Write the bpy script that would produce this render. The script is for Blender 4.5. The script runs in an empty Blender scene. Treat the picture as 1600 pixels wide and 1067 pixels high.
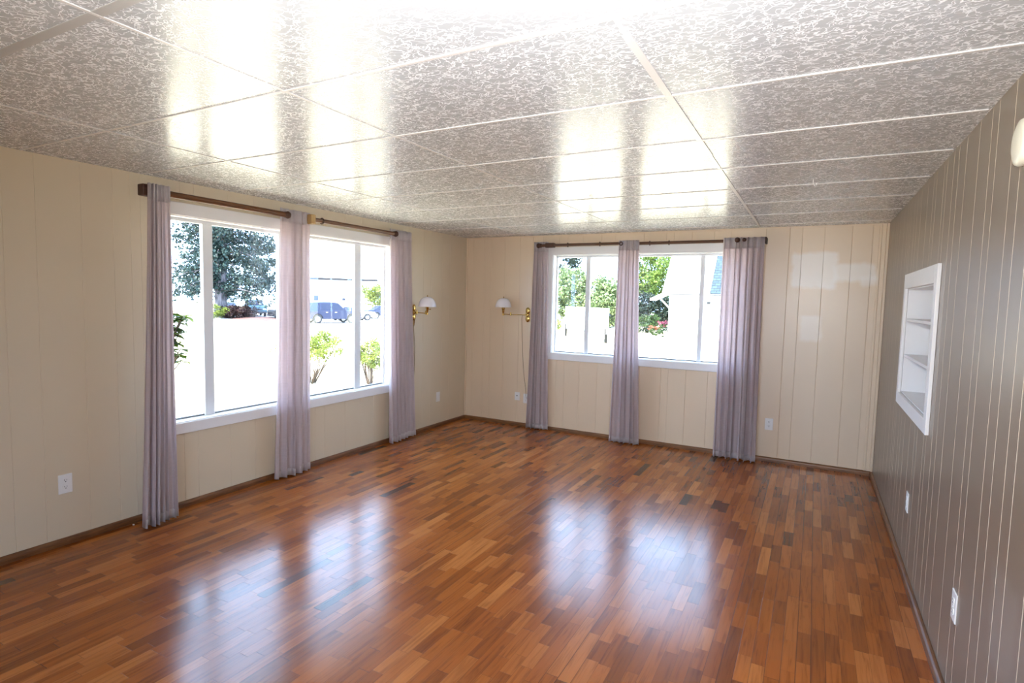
import bpy, bmesh, math, random
from mathutils import Vector, Matrix
random.seed(7)
SC = bpy.context.scene
COL = SC.collection
PI = math.pi

# ------------------------------------------------------------------ camera, sky, sun, flash, exposure
W, H = 4.4655, 2.3            # room: left wall x=0, right wall x=W, window wall y=0, ceiling z=H
NEAR = -7.4                   # wall behind the camera
GZ = -0.9                     # outside ground
cam_d = bpy.data.cameras.new('camera')
cam = bpy.data.objects.new('camera', cam_d); COL.objects.link(cam)
cam_d.sensor_width = 36.0
cam_d.lens = 880.04 / 1600 * 36.0
cam_d.clip_start = 0.02; cam_d.clip_end = 600
YAW, PITCH, ROLL = 0.49214, -0.07434, 0.02368
cy_, sy_, cp_, sp_ = math.cos(YAW), math.sin(YAW), math.cos(PITCH), math.sin(PITCH)
f_ = Vector((-sy_*cp_, cy_*cp_, sp_)); r0_ = Vector((cy_, sy_, 0)); u0_ = r0_.cross(f_)
cr_, sr_ = math.cos(ROLL), math.sin(ROLL)
r_ = cr_*r0_ + sr_*u0_; u_ = -sr_*r0_ + cr_*u0_
cam.matrix_world = Matrix(((r_.x, u_.x, -f_.x, 3.9228), (r_.y, u_.y, -f_.y, -6.0624), (r_.z, u_.z, -f_.z, 1.5403), (0, 0, 0, 1)))
SC.camera = cam

world = bpy.data.worlds.new('sky'); SC.world = world; world.use_nodes = True
bg = world.node_tree.nodes['Background']
bg.inputs['Color'].default_value = (0.46, 0.67, 1.0, 1); bg.inputs['Strength'].default_value = 11.5

sun_d = bpy.data.lights.new('sun', 'SUN'); sun = bpy.data.objects.new('sun', sun_d); COL.objects.link(sun)
sun_d.energy = 34; sun_d.angle = 0.009; sun_d.color = (1.0, 0.95, 0.86)
sun.rotation_euler = Vector((0.20, 0.90, -1.15)).to_track_quat('-Z', 'Y').to_euler()
sun.location = (0, -20, 30)

# the photographer's flash, tilted up at the ceiling
fl_d = bpy.data.lights.new('camera_flash', 'SPOT'); flash = bpy.data.objects.new('camera_flash', fl_d); COL.objects.link(flash)
fl_d.energy = 330; fl_d.spot_size = math.radians(130); fl_d.spot_blend = 1.0; fl_d.shadow_soft_size = 0.06
fl_d.color = (0.96, 0.975, 1.0)
flash.location = (3.82, -5.98, 1.64)
flash.rotation_euler = (Vector((3.62, -5.62, 2.3)) - flash.location).to_track_quat('-Z', 'Y').to_euler()

# added second light standing in for the flash's forward spill onto the far wall
sp_d = bpy.data.lights.new('flash_spill_fill', 'SPOT'); spill = bpy.data.objects.new('flash_spill_fill', sp_d); COL.objects.link(spill)
sp_d.energy = 175; sp_d.spot_size = math.radians(122); sp_d.spot_blend = 0.8; sp_d.shadow_soft_size = 0.06; sp_d.color = (1.0, 0.98, 0.96)
spill.location = (3.86, -6.02, 1.70)
spill.rotation_euler = Vector((-0.22, 0.95, 0.06)).to_track_quat('-Z', 'Y').to_euler()

SC.view_settings.view_transform = 'Standard'; SC.view_settings.look = 'None'
SC.view_settings.exposure = 0.12; SC.view_settings.gamma = 1.0; SC.view_settings.use_curve_mapping = False
SC.cycles.use_denoising = True
SC.cycles.max_bounces = 10; SC.cycles.diffuse_bounces = 6; SC.cycles.transparent_max_bounces = 24
SC.cycles.sample_clamp_indirect = 6.0

# ------------------------------------------------------------------ node helpers
class NT:
    def __init__(s, name):
        s.m = bpy.data.materials.new(name); s.m.use_nodes = True
        s.t = s.m.node_tree; s.N = s.t.nodes; s.L = s.t.links
        s.p = s.N['Principled BSDF']; s.out = s.N['Material Output']
    def n(s, typ, **kw):
        nd = s.N.new(typ)
        for k, v in kw.items(): setattr(nd, k, v)
        return nd
    def l(s, a, b): s.L.new(a, b)
    def put(s, sock, v):
        if hasattr(v, 'is_linked') or hasattr(v, 'links'): s.l(v, sock)
        else: sock.default_value = v
    def math(s, op, a, b=0.0, c=None):
        nd = s.n('ShaderNodeMath', operation=op)
        s.put(nd.inputs[0], a); s.put(nd.inputs[1], b)
        if c is not None: s.put(nd.inputs[2], c)
        return nd.outputs[0]
    def mix(s, fac, a, b, blend='MIX'):
        nd = s.n('ShaderNodeMix', data_type='RGBA', blend_type=blend)
        s.put(nd.inputs['Factor'], fac); s.put(nd.inputs['A'], a); s.put(nd.inputs['B'], b)
        # colour sockets are the 6th/7th
        return nd
    def cmix(s, fac, a, b, blend='MIX'):
        nd = s.n('ShaderNodeMix', data_type='RGBA', blend_type=blend)
        s.put(nd.inputs[0], fac); s.put(nd.inputs[6], a); s.put(nd.inputs[7], b)
        return nd.outputs[2]
    def ramp(s, fac, stops, interp='LINEAR'):
        nd = s.n('ShaderNodeValToRGB'); nd.color_ramp.interpolation = interp
        e = nd.color_ramp.elements
        while len(e) < len(stops): e.new(0.5)
        for i, (p, c) in enumerate(stops):
            e[i].position = p; e[i].color = (c[0], c[1], c[2], 1)
        s.put(nd.inputs[0], fac)
        return nd.outputs[0]
    def noise(s, vec, scale, detail=2.0, rough=0.5, dist=0.0):
        nd = s.n('ShaderNodeTexNoise'); nd.inputs['Scale'].default_value = scale
        nd.inputs['Detail'].default_value = detail; nd.inputs['Roughness'].default_value = rough
        nd.inputs['Distortion'].default_value = dist
        s.put(nd.inputs['Vector'], vec)
        return nd
    def pos(s):
        return s.n('ShaderNodeNewGeometry').outputs['Position']
    def obj(s):
        return s.n('ShaderNodeTexCoord').outputs['Object']
    def vscale(s, v, sc):
        nd = s.n('ShaderNodeVectorMath', operation='MULTIPLY'); s.put(nd.inputs[0], v); nd.inputs[1].default_value = sc
        return nd.outputs[0]
    def sep(s, v):
        nd = s.n('ShaderNodeSeparateXYZ'); s.put(nd.inputs[0], v); return nd.outputs
    def comb(s, x, y, z):
        nd = s.n('ShaderNodeCombineXYZ')
        for i, v in enumerate((x, y, z)): s.put(nd.inputs[i], v)
        return nd.outputs[0]
    def bump(s, h, strength=0.3, dist=0.005):
        nd = s.n('ShaderNodeBump'); nd.inputs['Strength'].default_value = strength; nd.inputs['Distance'].default_value = dist
        s.put(nd.inputs['Height'], h); s.l(nd.outputs[0], s.p.inputs['Normal'])
    def base(s, v): s.put(s.p.inputs['Base Color'], v if not isinstance(v, tuple) else (*v, 1))

def C4(c): return (c[0], c[1], c[2], 1)

def mat(name, col, rough=0.5, metal=0.0, spec=0.5, var=0.0, scale=8.0, coat=0.0):
    """plain procedural material with a little noise in its colour"""
    t = NT(name)
    if var > 0:
        f = t.noise(t.obj(), scale, 3.0).outputs[0]
        t.base(t.cmix(f, C4(tuple(c*(1-var) for c in col)), C4(tuple(min(1, c*(1+var)) for c in col))))
    else: t.base(col)
    t.p.inputs['Roughness'].default_value = rough; t.p.inputs['Metallic'].default_value = metal
    t.p.inputs['Specular IOR Level'].default_value = spec; t.p.inputs['Coat Weight'].default_value = coat
    return t.m

# ------------------------------------------------------------------ materials
def wall_paint(name, patches=None, col=(0.66, 0.56, 0.415), rough=0.30):
    t = NT(name); P = t.pos()
    big = t.noise(P, 1.1, 3.0).outputs[0]
    c = t.cmix(big, C4(tuple(v*0.95 for v in col)), C4(tuple(v*1.04 for v in col)))
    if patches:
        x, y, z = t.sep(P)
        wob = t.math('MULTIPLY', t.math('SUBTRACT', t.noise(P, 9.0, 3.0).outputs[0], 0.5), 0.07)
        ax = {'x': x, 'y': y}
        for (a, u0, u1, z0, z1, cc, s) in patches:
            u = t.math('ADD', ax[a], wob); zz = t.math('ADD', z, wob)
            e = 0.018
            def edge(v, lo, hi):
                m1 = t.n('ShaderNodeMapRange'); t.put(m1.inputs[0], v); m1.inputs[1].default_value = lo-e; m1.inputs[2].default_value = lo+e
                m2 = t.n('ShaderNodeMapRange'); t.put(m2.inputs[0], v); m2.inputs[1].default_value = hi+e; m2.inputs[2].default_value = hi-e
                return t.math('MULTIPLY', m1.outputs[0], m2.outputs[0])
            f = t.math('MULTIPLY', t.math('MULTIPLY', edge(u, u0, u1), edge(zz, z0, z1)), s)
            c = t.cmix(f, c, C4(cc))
    t.base(c); t.p.inputs['Roughness'].default_value = rough
    t.p.inputs['Specular IOR Level'].default_value = 0.5
    f = t.noise(P, 90.0, 2.0).outputs[0]; t.bump(f, 0.05, 0.002)
    return t.m

PATCH_GLARE_WHITE = (0.84, 0.80, 0.75)
M_wall_back = wall_paint('beige_wall_paint_patches_glare', col=(0.74, 0.59, 0.425), patches=[  # same paint as the left wall, brighter base stands in for uneven light
    ('x', 3.70, 4.08, 1.715, 2.045, PATCH_GLARE_WHITE, 0.75), ('x', 4.05, 4.39, 1.78, 1.94, PATCH_GLARE_WHITE, 0.7), ('x', 4.27, 4.39, 1.74, 1.83, PATCH_GLARE_WHITE, 0.55),
    ('x', 3.80, 3.975, 1.215, 1.455, PATCH_GLARE_WHITE, 0.45)])  # this last patch is flash glare painted into the wall colour
M_wall_left = wall_paint('beige_wall_paint')
M_wall_right = wall_paint('beige_wall_paint_dimmed', [  # same beige paint, base darkened to stand in for grazing light
    ('y', -3.75, -3.63, 1.35, 1.85, (0.20, 0.155, 0.118), 0.6), ('y', -3.60, -3.50, 1.45, 1.75, (0.20, 0.155, 0.118), 0.5),
    ('y', -4.05, -3.80, 0.45, 0.75, (0.28, 0.235, 0.19), 0.5)], col=(0.22, 0.170, 0.125), rough=0.30)
M_groove = mat('groove_paint', (0.50, 0.42, 0.34), 0.4)
M_white = mat('white_trim_paint', (0.80, 0.79, 0.79), 0.35, var=0.03)
M_mull = mat('white_vinyl', (0.74, 0.75, 0.77), 0.4)
M_track = mat('grey_window_track', (0.22, 0.23, 0.24), 0.5)
M_plast = mat('white_plastic', (0.80, 0.79, 0.78), 0.35)
M_slot = mat('dark_slot', (0.03, 0.03, 0.03), 0.6)
M_cream = mat('cream_plastic', (0.82, 0.79, 0.66), 0.35)
M_brass = mat('polished_brass', (0.62, 0.42, 0.13), 0.22, metal=1.0)
M_opal = NT('opal_glass'); M_opal.base((0.86, 0.82, 0.86)); M_opal.p.inputs['Roughness'].default_value = 0.15
M_opal.p.inputs['Subsurface Weight'].default_value = 0.0; M_opal.p.inputs['Transmission Weight'].default_value = 0.12; M_opal = M_opal.m
M_cord = mat('brown_cord', (0.20, 0.12, 0.06), 0.5)

def wood(name, c0, c1, rough=0.4, axis=1, sc=6.0):
    t = NT(name); k = [14.0, 14.0, 14.0]; k[axis] = 1.2
    f = t.noise(t.vscale(t.obj(), tuple(k)), sc, 5.0, 0.6, 0.4).outputs[0]
    t.base(t.ramp(f, [(0.3, c0), (0.7, c1)])); t.p.inputs['Roughness'].default_value = rough
    return t.m
M_base = wood('stained_baseboard_wood', (0.07, 0.025, 0.008), (0.22, 0.085, 0.026), 0.4)
M_base_x = wood('stained_baseboard_wood_across', (0.10, 0.04, 0.012), (0.27, 0.11, 0.035), 0.4, axis=0)
M_rod = wood('dark_walnut_rod', (0.075, 0.025, 0.008), (0.16, 0.06, 0.02), 0.35)
M_rod_x = wood('dark_walnut_rod_across', (0.06, 0.025, 0.012), (0.13, 0.055, 0.022), 0.35, axis=0)
M_dkblock = wood('dark_bracket_wood', (0.035, 0.012, 0.006), (0.08, 0.028, 0.014), 0.5)
M_ltblock = wood('light_bracket_wood', (0.38, 0.23, 0.09), (0.55, 0.36, 0.15), 0.5, axis=2)

def floor_mat():
    t = NT('strip_parquet_floor'); x, y, z = t.sep(t.pos())
    w = 0.057
    rowf = t.math('DIVIDE', x, w); row = t.math('FLOOR', rowf); fx = t.math('FRACT', rowf)
    wn = t.n('ShaderNodeTexWhiteNoise', noise_dimensions='1D'); t.put(wn.inputs['W'], row)
    wn2 = t.n('ShaderNodeTexWhiteNoise', noise_dimensions='1D'); t.put(wn2.inputs['W'], t.math('ADD', row, 371.3))
    ln = t.math('MULTIPLY_ADD', wn2.outputs[0], 0.20, 0.19)
    yf = t.math('ADD', t.math('DIVIDE', y, ln), t.math('MULTIPLY', wn.outputs[0], 9.0))
    # uneven lengths: bend the running coordinate a little
    yf = t.math('ADD', yf, t.math('MULTIPLY', t.math('SINE', t.math('MULTIPLY', yf, 2.3)), 0.22))
    idx = t.math('FLOOR', yf); fy = t.math('FRACT', yf)
    cell = t.n('ShaderNodeTexWhiteNoise', noise_dimensions='2D')
    t.l(t.comb(row, idx, 0.0), cell.inputs['Vector'])
    v = cell.outputs['Value']
    col = t.ramp(v, [(0.0, (0.07, 0.032, 0.014)), (0.008, (0.11, 0.038, 0.011)), (0.02, (0.19, 0.052, 0.009)), (0.14, (0.245, 0.066, 0.011)), (0.45, (0.315, 0.087, 0.014)),
                     (0.80, (0.375, 0.112, 0.020)), (1.0, (0.46, 0.160, 0.037))])
    # grain along the strip, shifted for each strip
    off = t.math('MULTIPLY', v, 31.0)
    gv = t.comb(t.math('MULTIPLY', x, 60.0), t.math('ADD', t.math('MULTIPLY', y, 3.2), off), off)
    g = t.noise(gv, 1.0, 4.0, 0.6, 0.8).outputs[0]
    col = t.cmix(1.0, col, t.ramp(g, [(0.28, (0.62, 0.55, 0.50)), (0.50, (1, 1, 1)), (0.8, (1.14, 1.12, 1.10))]), 'MULTIPLY')
    # knots and dark mineral streaks
    kv = t.comb(t.math('MULTIPLY', x, 16.0), t.math('ADD', t.math('MULTIPLY', y, 5.5), off), off)
    k = t.noise(kv, 1.0, 1.0).outputs[0]
    col = t.cmix(t.ramp(k, [(0.71, (0, 0, 0)), (0.82, (0.6, 0.6, 0.6))]), col, (0.055, 0.018, 0.007, 1))
    big = t.noise(t.pos(), 0.8, 2.0).outputs[0]
    col = t.cmix(1.0, col, t.ramp(big, [(0.3, (0.85, 0.85, 0.85)), (0.7, (1.08, 1.08, 1.08))]), 'MULTIPLY')
    # joints: thin dark lines, wider in a few rows
    ex = t.math('MULTIPLY', t.math('MINIMUM', fx, t.math('SUBTRACT', 1.0, fx)), w)
    ey = t.math('MULTIPLY', t.math('MINIMUM', fy, t.math('SUBTRACT', 1.0, fy)), ln)
    gap = t.math('MULTIPLY', t.math('GREATER_THAN', wn2.outputs[0], 0.80), 0.0014)
    jx = t.math('LESS_THAN', ex, t.math('ADD', gap, 0.0006))
    jy = t.math('LESS_THAN', ey, 0.0008)
    j = t.math('MULTIPLY', t.math('MAXIMUM', jx, jy), 0.62)
    col = t.cmix(j, col, (0.035, 0.013, 0.006, 1))
    t.base(col)
    wear = t.noise(t.pos(), 2.0, 2.0, 0.5).outputs[0]
    r = t.math('MULTIPLY_ADD', wear, 0.16, 0.13)
    t.put(t.p.inputs['Roughness'], r)
    t.p.inputs['Specular IOR Level'].default_value = 0.40
    h = t.math('ADD', t.math('MULTIPLY', t.math('SUBTRACT', 1.0, t.math('MAXIMUM', jx, jy)), 1.0), t.math('MULTIPLY', v, 0.9))
    h = t.math('ADD', h, t.math('MULTIPLY', t.noise(t.pos(), 5.0, 1.0).outputs[0], 0.5))
    t.bump(h, 0.22, 0.0012)
    return t.m
M_floor = floor_mat()

def ceil_mat():
    t = NT('embossed_ceiling_panel'); P = t.pos()
    d = t.noise(P, 16.0, 2.0).outputs['Color']
    dv = t.n('ShaderNodeVectorMath', operation='SCALE'); t.l(d, dv.inputs[0]); dv.inputs['Scale'].default_value = 0.055
    av = t.n('ShaderNodeVectorMath', operation='ADD'); t.l(P, av.inputs[0]); t.l(dv.outputs[0], av.inputs[1])
    def veins(scale, width, detail):
        f = t.noise(t.vscale(av.outputs[0], (0.8, 1.15, 1.0)), scale, detail, 0.55).outputs[0]
        a = t.math('ABSOLUTE', t.math('SUBTRACT', f, 0.5))
        m = t.n('ShaderNodeMapRange', interpolation_type='SMOOTHSTEP'); t.put(m.inputs[0], a)
        m.inputs[1].default_value = width; m.inputs[2].default_value = width*0.25
        m.inputs[3].default_value = 0.0; m.inputs[4].default_value = 1.0
        return m.outputs[0]
    v = t.math('MAXIMUM', veins(24.0, 0.030, 2.5), t.math('MULTIPLY', veins(38.0, 0.026, 1.5), 0.85))
    t.base(t.cmix(v, (0.45, 0.465, 0.495, 1), (0.84, 0.865, 0.905, 1)))
    t.put(t.p.inputs['Roughness'], t.math('MULTIPLY_ADD', v, 0.12, 0.21))
    t.p.inputs['Specular IOR Level'].default_value = 0.42
    t.bump(v, 0.20, 0.0012)
    return t.m
M_ceil = ceil_mat()
M_tape = mat('grey_tape_strip', (0.42, 0.41, 0.405), 0.4)
M_batten = mat('ceiling_batten_paint', (0.66, 0.64, 0.63), 0.30)

def curtain_mat(name, col, trans):
    t = NT(name); t.N.remove(t.p)
    x, y, z = t.sep(t.obj())
    slub = t.noise(t.vscale(t.obj(), (60, 60, 3.0)), 1.0, 3.0).outputs[0]
    c = t.cmix(slub, C4(tuple(v*0.86 for v in col)), C4(tuple(min(1, v*1.1) for v in col)))
    weave = t.noise(t.vscale(t.obj(), (6, 6, 130.0)), 1.0, 2.0).outputs[0]
    d = t.n('ShaderNodeBsdfDiffuse'); t.l(c, d.inputs[0])
    tl = t.n('ShaderNodeBsdfTranslucent'); t.l(c, tl.inputs[0])
    tp = t.n('ShaderNodeBsdfTransparent')
    m1 = t.n('ShaderNodeMixShader'); m1.inputs[0].default_value = 0.45; t.l(d.outputs[0], m1.inputs[1]); t.l(tl.outputs[0], m1.inputs[2])
    m2 = t.n('ShaderNodeMixShader'); t.put(m2.inputs[0], t.math('MULTIPLY', weave, trans*2))
    t.l(m1.outputs[0], m2.inputs[1]); t.l(tp.outputs[0], m2.inputs[2]); t.l(m2.outputs[0], t.out.inputs[0])
    return t.m
M_curt = curtain_mat('sheer_lilac_voile', (0.75, 0.665, 0.68), 0.06)
M_head = curtain_mat('sheer_lilac_header', (0.76, 0.70, 0.71), 0.01)
M_hem = curtain_mat('sheer_lilac_hem', (0.76, 0.70, 0.71), 0.01)

def glass_mat():
    t = NT('window_glass'); t.N.remove(t.p)
    lw = t.n('ShaderNodeLayerWeight'); lw.inputs[0].default_value = 0.5
    f = t.math('MULTIPLY_ADD', t.math('POWER', lw.outputs['Facing'], 5.0), 0.9, 0.04)
    a = t.n('ShaderNodeBsdfTransparent'); a.inputs[0].default_value = (0.97, 0.98, 0.98, 1)
    b = t.n('ShaderNodeBsdfGlossy'); b.inputs['Roughness'].default_value = 0.0
    m = t.n('ShaderNodeMixShader'); t.l(f, m.inputs[0]); t.l(a.outputs[0], m.inputs[1]); t.l(b.outputs[0], m.inputs[2])
    t.l(m.outputs[0], t.out.inputs[0])
    return t.m
M_glass = glass_mat()

# ------------------------------------------------------------------ mesh helpers
def box(bm, x0, x1, y0, y1, z0, z1):
    vs = [bm.verts.new(p) for p in ((x0,y0,z0),(x1,y0,z0),(x1,y1,z0),(x0,y1,z0),(x0,y0,z1),(x1,y0,z1),(x1,y1,z1),(x0,y1,z1))]
    for f in ((0,3,2,1),(4,5,6,7),(0,1,5,4),(1,2,6,5),(2,3,7,6),(3,0,4,7)): bm.faces.new([vs[i] for i in f])
    return vs
def frame_of(d):
    d = d.normalized(); a = Vector((0,0,1)) if abs(d.z) < 0.9 else Vector((1,0,0))
    u = d.cross(a).normalized(); return u, d.cross(u).normalized()
def tube(bm, pts, rad, n=10, cap=True):
    pts = [Vector(p) for p in pts]; rings = []
    rads = rad if isinstance(rad, (list, tuple)) else [rad]*len(pts)
    u = None
    for i, p in enumerate(pts):
        d = (pts[min(i+1, len(pts)-1)] - pts[max(i-1, 0)])
        if d.length < 1e-9: d = Vector((0,0,1))
        d.normalize()
        if u is None: u, v = frame_of(d)
        else:
            u = (u - d*u.dot(d)).normalized()
        v = d.cross(u)
        rings.append([bm.verts.new(p + rads[i]*(math.cos(2*PI*k/n)*u + math.sin(2*PI*k/n)*v)) for k in range(n)])
    for a, b in zip(rings, rings[1:]):
        for k in range(n): bm.faces.new((a[k], a[(k+1) % n], b[(k+1) % n], b[k]))
    if cap: bm.faces.new(rings[0][::-1]); bm.faces.new(rings[-1])
def lathe(bm, prof, c=(0,0,0), ax='z', n=24, close=False):
    c = Vector(c); rings = []
    for r, h in prof:
        ring = []
        for k in range(n):
            a, b = r*math.cos(2*PI*k/n), r*math.sin(2*PI*k/n)
            v = {'z': (a, b, h), 'x': (h, a, b), 'y': (b, h, a)}[ax]
            ring.append(bm.verts.new(c + Vector(v)))
        rings.append(ring)
    prs = list(zip(rings, rings[1:])) + ([(rings[-1], rings[0])] if close else [])
    for a, b in prs:
        for k in range(n): bm.faces.new((a[k], a[(k+1) % n], b[(k+1) % n], b[k]))
    if not close:
        bm.faces.new(rings[0][::-1]); bm.faces.new(rings[-1])
def ball(bm, c, r, n=12, sz=(1,1,1)):
    bmesh.ops.create_uvsphere(bm, u_segments=n, v_segments=max(6, n//2), radius=1.0,
        matrix=Matrix.Translation(c) @ Matrix.Diagonal((r*sz[0], r*sz[1], r*sz[2], 1)))
def extrude_profile(bm, prof, y0, y1, top_in=0.0, z_in=0.0, z_top=1.0):
    """closed (x,z) profile pulled across y; above z_in the sides lean in"""
    def hw(z, y):
        if z <= z_in or top_in == 0: return y
        k = top_in*min(1.0, (z-z_in)/(z_top-z_in)); return y + (k if y < 0 else -k)
    a = [bm.verts.new((x, hw(z, y0), z)) for x, z in prof]; b = [bm.verts.new((x, hw(z, y1), z)) for x, z in prof]
    bm.faces.new(a); bm.faces.new(b[::-1])
    n = len(prof)
    for i in range(n): bm.faces.new((a[i], b[i], b[(i+1) % n], a[(i+1) % n]))
def obj(name, bm, m, parent=None, smooth=False, bevel=0.0, loc=None, angle=40):
    bmesh.ops.recalc_face_normals(bm, faces=bm.faces)
    me = bpy.data.meshes.new(name); bm.to_mesh(me); bm.free()
    o = bpy.data.objects.new(name, me); COL.objects.link(o)
    for mm in (m if isinstance(m, (list, tuple)) else [m]): me.materials.append(mm)
    if parent: o.parent = parent
    if loc: o.location = loc
    if bevel > 0:
        md = o.modifiers.new('bevel', 'BEVEL'); md.width = bevel; md.segments = 2; md.limit_method = 'ANGLE'
    if smooth:
        for p in me.polygons: p.use_smooth = True
        me.set_sharp_from_angle(angle=math.radians(angle))
    return o
def N(): return bmesh.new()
def tag(o, label=None, cat=None, group=None, kind=None):
    if label: o['label'] = label
    if cat: o['category'] = cat
    if group: o['group'] = group
    if kind: o['kind'] = kind
    return o
def thing(name, label, cat, loc=(0,0,0), rz=0.0, group=None, kind=None):
    o = bpy.data.objects.new(name, None); COL.objects.link(o); o.empty_display_size = 0.1
    o.location = loc; o.rotation_euler = (0, 0, rz)
    return tag(o, label, cat, group, kind)
def struct(name, bm, m, label=None, cat=None, **kw):
    o = obj(name, bm, m, **kw); return tag(o, label, cat, kind='structure')

# ------------------------------------------------------------------ room shell
bm = N(); box(bm, -0.12, W+0.12, NEAR-0.12, 0.12, -0.06, 0.0)
struct('floor', bm, M_floor, 'glossy reddish brown strip parquet floor', 'floor')

bm = N(); box(bm, -0.02, W+0.02, NEAR, 0.02, H, H+0.04)
ceiling = struct('ceiling', bm, M_ceil, 'white embossed panel ceiling with thin battens', 'ceiling')
seam_y = [-6.46, -5.82, -5.19, -4.56, -3.925, -3.29, -2.675, -2.05, -1.46, -0.85, -0.22]
seam_x = [0.885, 2.125, 3.405]
for i, yy in enumerate(seam_y):
    bm = N(); w = 0.006
    if abs(yy+5.19) < 0.01:                     # one seam has a flat tape strip over its left half
        box(bm, 0.01, 2.4, yy-0.016, yy+0.016, H-0.0022, H+0.001); box(bm, 2.4, W-0.01, yy-w, yy+w, H-0.004, H+0.001)
    else: box(bm, 0.01, W-0.01, yy-w, yy+w, H-0.004, H+0.001)
    obj('batten', bm, M_tape if abs(yy+5.19) < 0.01 else M_batten, ceiling)
for i, xx in enumerate(seam_x):
    bm = N(); w = 0.006
    if i == 2:
        box(bm, xx-0.013, xx+0.013, -4.45, -3.0, H-0.0035, H+0.001)
        box(bm, xx-w-.004, xx+w+.004, -3.0, -0.02, H-0.003, H+0.001); box(bm, xx-w, xx+w, NEAR+.02, -4.45, H-0.003, H+0.001)
    else: box(bm, xx-w, xx+w, NEAR+.02, -0.02, H-0.003, H+0.001)
    obj('batten', bm, M_batten, ceiling)

def panel_wall(name, u0, u1, grooves, holes, place, m, label, gw=0.0028, gd=0.0035, thick=0.13, z1=None, groove_mat=None):
    """grooved sheet panelling; place(u, depth, z) -> world, depth>0 goes into the wall"""
    z1 = z1 or H
    us = {round(u0,4): 0, round(u1,4): 0}
    for h in holes: us[round(h[0],4)] = 0; us[round(h[1],4)] = 0
    for g in grooves:
        for k, d in ((-gw,0),(0,gd),(gw,0)): us[round(g+k,4)] = d
    ul = sorted(us); zl = sorted({0.0, z1, *[h[2] for h in holes], *[h[3] for h in holes]})
    bm = N()
    def grid(dep, flat):
        V = [[bm.verts.new(place(u, dep + (0 if flat else us[u]), z)) for z in zl] for u in ul]
        for i in range(len(ul)-1):
            for j in range(len(zl)-1):
                uc, zc = (ul[i]+ul[i+1])/2, (zl[j]+zl[j+1])/2
                if any(h[0] < uc < h[1] and h[2] < zc < h[3] for h in holes): continue
                f = bm.faces.new((V[i][j], V[i+1][j], V[i+1][j+1], V[i][j+1]))
                if groove_mat is not None and not flat and (us[ul[i]] > 0 or us[ul[i+1]] > 0): f.material_index = 1
    grid(0.0, False); grid(thick, True)
    # reveals round the holes
    for h in holes:
        a = [place(h[0],0,h[2]), place(h[1],0,h[2]), place(h[1],0,h[3]), place(h[0],0,h[3])]
        b = [place(h[0],thick,h[2]), place(h[1],thick,h[2]), place(h[1],thick,h[3]), place(h[0],thick,h[3])]
        A = [bm.verts.new(p) for p in a]; Bv = [bm.verts.new(p) for p in b]
        for i in range(4): bm.faces.new((A[i], A[(i+1)%4], Bv[(i+1)%4], Bv[i]))
    me = bpy.data.meshes.new(name); bm.to_mesh(me); bm.free()
    o = bpy.data.objects.new(name, me); COL.objects.link(o)
    me.materials.append(m)
    if groove_mat: me.materials.append(groove_mat)
    return tag(o, label, 'wall', kind='structure')

# window openings (inner edges)
WZ0, WZ1 = 0.612, 2.068
LW = [(-3.80, -2.775), (-2.63, -1.46)]            # left wall, y ranges
BZ0, BZ1 = 0.925, 2.07
BW = [(1.20, 1.98), (2.14, 3.27)]               # window wall, x ranges
g_left = [-7.2,-7.05,-6.82,-6.64,-6.54,-6.30,-6.02,-5.85,-5.62,-5.44,-5.34,-5.18,-5.04,-4.82,-4.649,-4.5,-4.271,-4.096,-3.994,-3.932,-3.67,-3.568,-3.31,-3.09,-2.91,-2.72,-2.47,-2.36,-2.10,-1.89,-1.71,-1.5,-1.27,-1.16,-0.90,-0.752,-0.528,-0.37,-0.12]
g_back = [0.10,0.26,0.36,0.55,0.76,0.93,1.06,1.27,1.376,1.56,1.78,1.94,2.26,2.498,2.576,2.76,2.98,3.14,3.46,3.667,3.776,3.961,4.183,4.342]
gr = [-2.43,-2.505,-2.66,-2.768,-2.918,-3.14,-3.32,-3.41,-3.608,-3.712,-3.84,-3.93]
g_right = gr + [-0.12,-0.24,-0.33,-0.50,-0.61,-0.76,-0.98,-1.16,-1.25,-1.325,-1.48,-1.59,-1.74,-1.96,-2.14,-2.23] + [-4.095,-4.32,-4.50,-4.59,-4.79,-4.89,-5.02,-5.11,-5.3,-5.5,-5.7,-6.0,-6.3,-6.6,-6.9,-7.2]
panel_wall('wall_left', NEAR, 0.0, g_left, [(a, b, WZ0, WZ1) for a, b in LW], lambda u, d, z: (-d, u, z), M_wall_left, 'beige grooved panel wall with the two wide windows', gw=0.002, gd=0.002)
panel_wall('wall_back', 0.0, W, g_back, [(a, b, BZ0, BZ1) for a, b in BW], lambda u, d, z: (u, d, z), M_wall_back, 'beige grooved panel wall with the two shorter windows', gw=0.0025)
NY0, NY1, NZ0, NZ1 = -2.49, -1.45, 0.975, 1.675
panel_wall('wall_right', NEAR, 0.0, g_right, [(NY0, NY1, NZ0, NZ1)], lambda u, d, z: (W+d, u, z), M_wall_right, 'beige grooved panel wall, colour darkened for grazing light, with the recessed shelf niche', gw=0.0026, gd=0.003, thick=0.26, groove_mat=M_groove)
DX0, DX1, DZ1 = 2.6, 4.1, 2.06  # door added behind the camera to let fill light in
bm = N(); box(bm, -0.1, DX0, NEAR-0.12, NEAR, 0, H); box(bm, DX1, W+0.2, NEAR-0.12, NEAR, 0, H); box(bm, DX0, DX1, NEAR-0.12, NEAR, DZ1, H)
struct('wall_front', bm, M_wall_left, 'plain beige wall behind the camera with an added glazed door', 'wall')
bm = N()
for a, b in ((DX0, DX0+0.06), ((DX0+DX1)/2-0.035, (DX0+DX1)/2+0.035), (DX1-0.06, DX1)): box(bm, a, b, NEAR-0.10, NEAR-0.03, 0.0, DZ1)
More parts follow.
